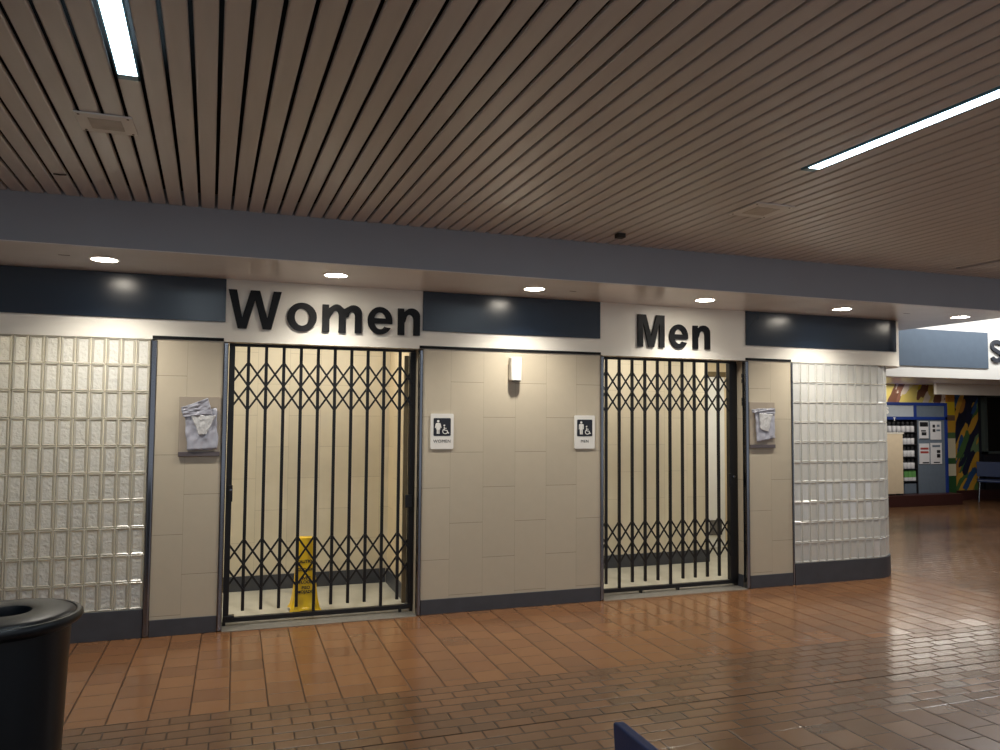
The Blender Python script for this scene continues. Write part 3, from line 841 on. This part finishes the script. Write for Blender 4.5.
# ------------------------------------------------------------------ the bulkhead and shop front down the right-hand side
BY = 1.2
struct(box('wall_bulkhead', M_WHITE, (6.9, 17.9, BY, BY+.15, 2.222, 3.55)))
o = MB().box(6.95, 9.62, BY-.013, BY-.001, 2.365, 2.853).build('blue_panel', M_FARBLUE, None, .002)
tag(o, 'pale grey-blue panel on the white bulkhead left of the S letter', 'wall panel')
sign('shop_lettering', [([stroke(arc(.36, .725, .27, .185, 20, 250, 22) + arc(.36, .275, .28, .19, 72, -165, 24), .18)], 9.665, .31)], 2.452, .31, BY,
     'dark grey letter S on the bright white bulkhead at the right edge', M_DKGREY)
struct(box('ceiling_well', M_WHITE, (7.4, 17.9, YF+.12, BY, 3.5, 3.55)))
struct(box('wall_well_left', M_WHITE, (7.50, 7.58, YF+.12, BY, ZS+.05, 3.5)))
struct(box('ceiling_shop', M_SOFFIT, (6.9, 17.9, BY+.15, 5.5, 2.37, 2.42)))
struct(box('wall_shop_mural', M_MURALL, (9.0, 13.88, 5.5, 5.6, 0, 2.42)))
struct(box('wall_shop_stripe', M_STRIPE, (13.88, 14.08, 5.46, 5.6, 0, 2.42)))
struct(box('wall_shop_dark', M_MURALD, (14.08, 14.78, 5.5, 5.6, 0, 2.42)))
struct(box('wall_shop_right', M_DARKWALL, (14.78, 17.9, 5.5, 5.6, 0, 2.42)))
struct(box('baseboard_shop', M_MAROON, (13.5, 17.9, 5.47, 5.5, 0, .2)))
struct(box('wall_shop_dado', M_DARKWALL, (14.9, 17.9, 5.45, 5.5, .2, .95)))
w3 = struct(MB().box(14.86, 14.95, 5.42, 5.5, .95, 2.2).box(14.86, 16.6, 5.42, 5.5, 2.14, 2.2).box(14.86, 16.6, 5.42, 5.5, .95, 1.0).build('window_3', M_WINFR))
box('pane', M_GLASSDK, (14.95, 16.6, 5.46, 5.48, 1.0, 2.14), w3)
struct(box('wall_dropped_soffit', M_WHITE, (12.95, 17.9, 4.9, 4.96, 2.155, 2.37)))
struct(box('trim_plinth', M_MAROON, (9.5, 13.52, 4.86, 5.5, 0, .215), bevel=.004))

DYc = 5.1
r = root('display_cabinet', (12.5, DYc, .215), 'blue framed grey display cabinet with posters and bottle shelves down the right side', 'cabinet')
MB().box(11.0, 12.66, DYc+.32, DYc+.36, .215, 1.68).build('back_panel', M_DARKWALL, r)
MB().box(12.66, 13.37, DYc, DYc+.36, .215, 1.68).build('side_board', M_STEEL, r, .003)
fr = MB()
fr.box(10.95, 13.43, DYc-.02, DYc+.36, 1.935, 1.995).box(10.95, 13.43, DYc-.02, DYc+.36, 1.655, 1.715)
fr.box(13.365, 13.43, DYc-.02, DYc+.36, .215, 1.935).box(12.57, 12.63, DYc-.02, DYc+.05, 1.715, 1.935)
fr.build('frame', M_BLUEF, r, .004)
MB().box(11.0, 12.57, DYc, DYc+.03, 1.715, 1.935).build('header_board', M_LGREY, r)
MB().box(12.63, 13.365, DYc, DYc+.03, 1.715, 1.935).build('header_board', M_STEEL, r)
text_mesh('lettering', 'S', M_SHELL, .17, r, lambda u, v, d_: (11.90+u, DYc-.001-d_, 1.825+v), .004, bold=.008)
text_mesh('lettering', 'T', M_SHELL, .08, r, lambda u, v, d_: (12.06+u, DYc-.021-d_, 1.662+v), .003, bold=.004)
SHZ = [1.415, 1.175, .935, .70, .465]
for z in SHZ: MB().box(11.0, 12.66, DYc-.005, DYc+.32, z-.018, z).build('shelf', M_INK, r)
for x in (12.635,): MB().box(x, x+.025, DYc, DYc+.32, .215, 1.66).build('upright', M_INK, r)
WORDS = ['topmost', 'second', 'third', 'fourth']
def bottle(x, z, label, grp):
    b = MB()
    b.cur = 0; b.lathe([(.042, 0), (.046, .006), (.046, .108), (.040, .118)], (x, DYc+.06, z), 14, True)
    b.cur = 1; b.lathe([(.040, .118), (.040, .13), (.022, .15), (.036, .158), (.034, .195), (.01, .2)], (x, DYc+.06, z), 14, True)
    tag(b.build('bottle', [M_POSTER, M_INK], None, smooth=True), label, 'bottle', grp)
for i in range(6):
    bottle(12.0+.115*i, SHZ[0], 'white bottle with black cap on the %s of the cabinet shelves' % WORDS[0], 'bottles on the topmost shelf')
for s_ in (1, 2, 3):
    for i in range(3):
        bottle(12.37+.10*i, SHZ[s_], 'white bottle with black cap on the %s cabinet shelf from the top' % WORDS[s_], 'bottles on the %s shelf' % WORDS[s_])
for i in range(3):
    b = MB(); b.cur = 0; b.box(12.33+.1*i, 12.42+.1*i, DYc+.02, DYc+.15, .465, .53); b.cur = 1; b.box(12.33+.1*i, 12.42+.1*i, DYc+.02, DYc+.15, .53, .665)
    tag(b.build('pack', [M_POSTER, M_GREEN], None, .003), 'green pack with pale base on the lowest cabinet shelf', 'pack', 'green packs on the lowest shelf')
o = MB().box(12.33, 12.63, DYc+.02, DYc+.28, .217, .42).build('storage_crate', M_STEEL, None, .006)
tag(o, 'dark grey crate at the foot of the bottle shelves', 'crate')
def poster(x0, x1, z0, z1, marks, label):
    r = root('poster', (x0, DYc, z0), label, 'poster', 'posters on the cabinet')
    MB().box(x0, x1, DYc-.012, DYc-.001, z0, z1).build('sheet', M_POSTER, r)
    for m_, u0, u1, v0, v1 in marks:
        w, h = x1-x0, z1-z0
        MB().box(x0+u0*w, x0+u1*w, DYc-.0145, DYc-.0125, z0+v0*h, z0+v1*h).build('print', m_, r)
poster(12.695, 12.935, 1.28, 1.625, [(M_INK, .06, .94, .70, .96), (M_POSTER, .3, .85, .76, .80), (M_INK, .2, .7, .42, .50), (M_INK, .25, .75, .2, .38), (M_INK, 0.02, .98, -.0, .03)], 'white poster with a black heading, upper left of the four on the cabinet')
poster(12.985, 13.265, 1.265, 1.625, [(M_INK, .2, .42, .66, .82), (M_INK, .2, .45, .42, .58), (M_STEEL, .6, .85, .7, .82), (M_STEEL, .55, .9, .46, .56)], 'pale poster with dark squares, upper right of the four on the cabinet')
poster(12.69, 12.945, .79, 1.19, [(M_RED, .1, .9, .70, .80), (M_RED, .1, .9, .52, .62), (M_INK, .3, .95, .03, .09)], 'white poster with red lines, lower left of the four on the cabinet')
poster(12.98, 13.27, .785, 1.20, [(M_INK, .55, .85, .30, .48), (M_INK, .55, .85, .52, .66), (M_STEEL, .15, .85, .80, .9), (M_INK, .25, .8, .05, .10)], 'pale poster with a dark block, lower right of the four on the cabinet')
r = root('partition_board', (12.1, 5.0, .215), 'plain beige upright partition board in front of the bottle shelves', 'board')
MB().box(11.55, 12.10, 4.93, 4.985, .245, 1.385).build('board', M_BEIGE, r, .004)
MB().box(11.53, 12.12, 4.92, 4.995, 1.385, 1.41).build('cap_rail', M_WHITE, r, .004)
for q in (11.65, 12.02): MB().box(q-.04, q+.04, 4.915, 5.0, .215, .247).build('foot', M_INK, r, .004)

# rest of the hall: closes both sides; the back stays open so world light fills in
struct(box('wall_hall_left', M_HALL, (-5.1, -5, -10, 2, 0, 3.2)))
struct(box('wall_hall_right', M_HALL, (17.9, 18, -10, 5.6, 0, 3.6)))

# ------------------------------------------------------------------ lamps inside the rooms and further off
def area(name, loc, sx, sy, e, col, rot=(0, 0, 0)):
    L = bpy.data.lights.new(name, 'AREA'); L.shape = 'RECTANGLE'; L.size = sx; L.size_y = sy; L.energy = e; L.color = col
    o = bpy.data.objects.new(name, L); C.objects.link(o); o.location = loc; o.rotation_euler = rot
WARM = (1, .97, .90)
area('women_room_lamp', (.7, .75, 2.58), 1.2, .3, 13, WARM)
area('women_left_room_lamp', (-1.6, .8, 2.58), 1.8, .3, 36, (1, .99, .95))
area('men_room_lamp', (4.0, .75, 2.58), 1.2, .3, 13, WARM)
area('men_right_room_lamp', (5.8, .9, 2.58), .8, .6, 24, WARM)
area('well_lamp', (10.4, .55, 3.47), 5.0, .2, 110, (.95, .97, 1))
area('shop_wall_lamp', (11.9, 5.25, 2.34), 1.7, .08, 7, (1, .95, .8))
area('shop_lamp', (11.8, 3.9, 2.35), 2.6, .4, 40, (1, .95, .85))
# unseen strips assumed along the same ceiling, added to light the hall
area('hall_strip_lamp', (6.3, -4.6, ZC-.02), .08, 2.4, 19, (.84, .94, 1))
area('hall_strip_lamp', (-3.85, -4.6, ZC-.02), .08, 2.4, 19, (.84, .94, 1))
area('hall_strip_lamp', (9.7, -4.6, ZC-.02), .08, 2.4, 19, (.84, .94, 1))
for xx in (-.43, 2.96, 6.3): area('hall_strip_lamp', (xx, -8, ZC-.02), .08, 2.4, 19, (.84, .94, 1))

w = bpy.data.worlds.new('world'); bpy.context.scene.world = w; w.use_nodes = True
w.node_tree.nodes['Background'].inputs[0].default_value = (.86, .92, 1, 1); w.node_tree.nodes['Background'].inputs[1].default_value = .6  # added cool fill, enters through the open back of the hall

# ------------------------------------------------------------------ camera
cd = bpy.data.cameras.new('camera'); co = bpy.data.objects.new('camera', cd); C.objects.link(co)
cd.sensor_fit = 'HORIZONTAL'; cd.sensor_width = 36; cd.lens = 36*760.785/1000; cd.clip_start = .05
yaw, pit, rol = .3341, .0523, .0075
fwd = Vector((math.sin(yaw)*math.cos(pit), math.cos(yaw)*math.cos(pit), math.sin(pit)))
rt = Vector((math.cos(yaw), -math.sin(yaw), 0)); up = rt.cross(fwd)
r2 = rt*math.cos(rol)+up*math.sin(rol); u2 = up*math.cos(rol)-rt*math.sin(rol)
co.matrix_world = Matrix(((r2.x, u2.x, -fwd.x, 0), (r2.y, u2.y, -fwd.y, -6.3541), (r2.z, u2.z, -fwd.z, 1.6907), (0, 0, 0, 1)))
sc = bpy.context.scene
sc.camera = co
sc.view_settings.view_transform = 'Standard'; sc.view_settings.look = 'None'
sc.view_settings.exposure = 0; sc.view_settings.gamma = 1
sc.view_settings.use_curve_mapping = False
sc.cycles.use_denoising = True
sc.cycles.sample_clamp_indirect = 6
sc.cycles.caustics_reflective = False
sc.cycles.max_bounces = 10
for o in bpy.data.objects:
    if '_o' in o: del o['_o']
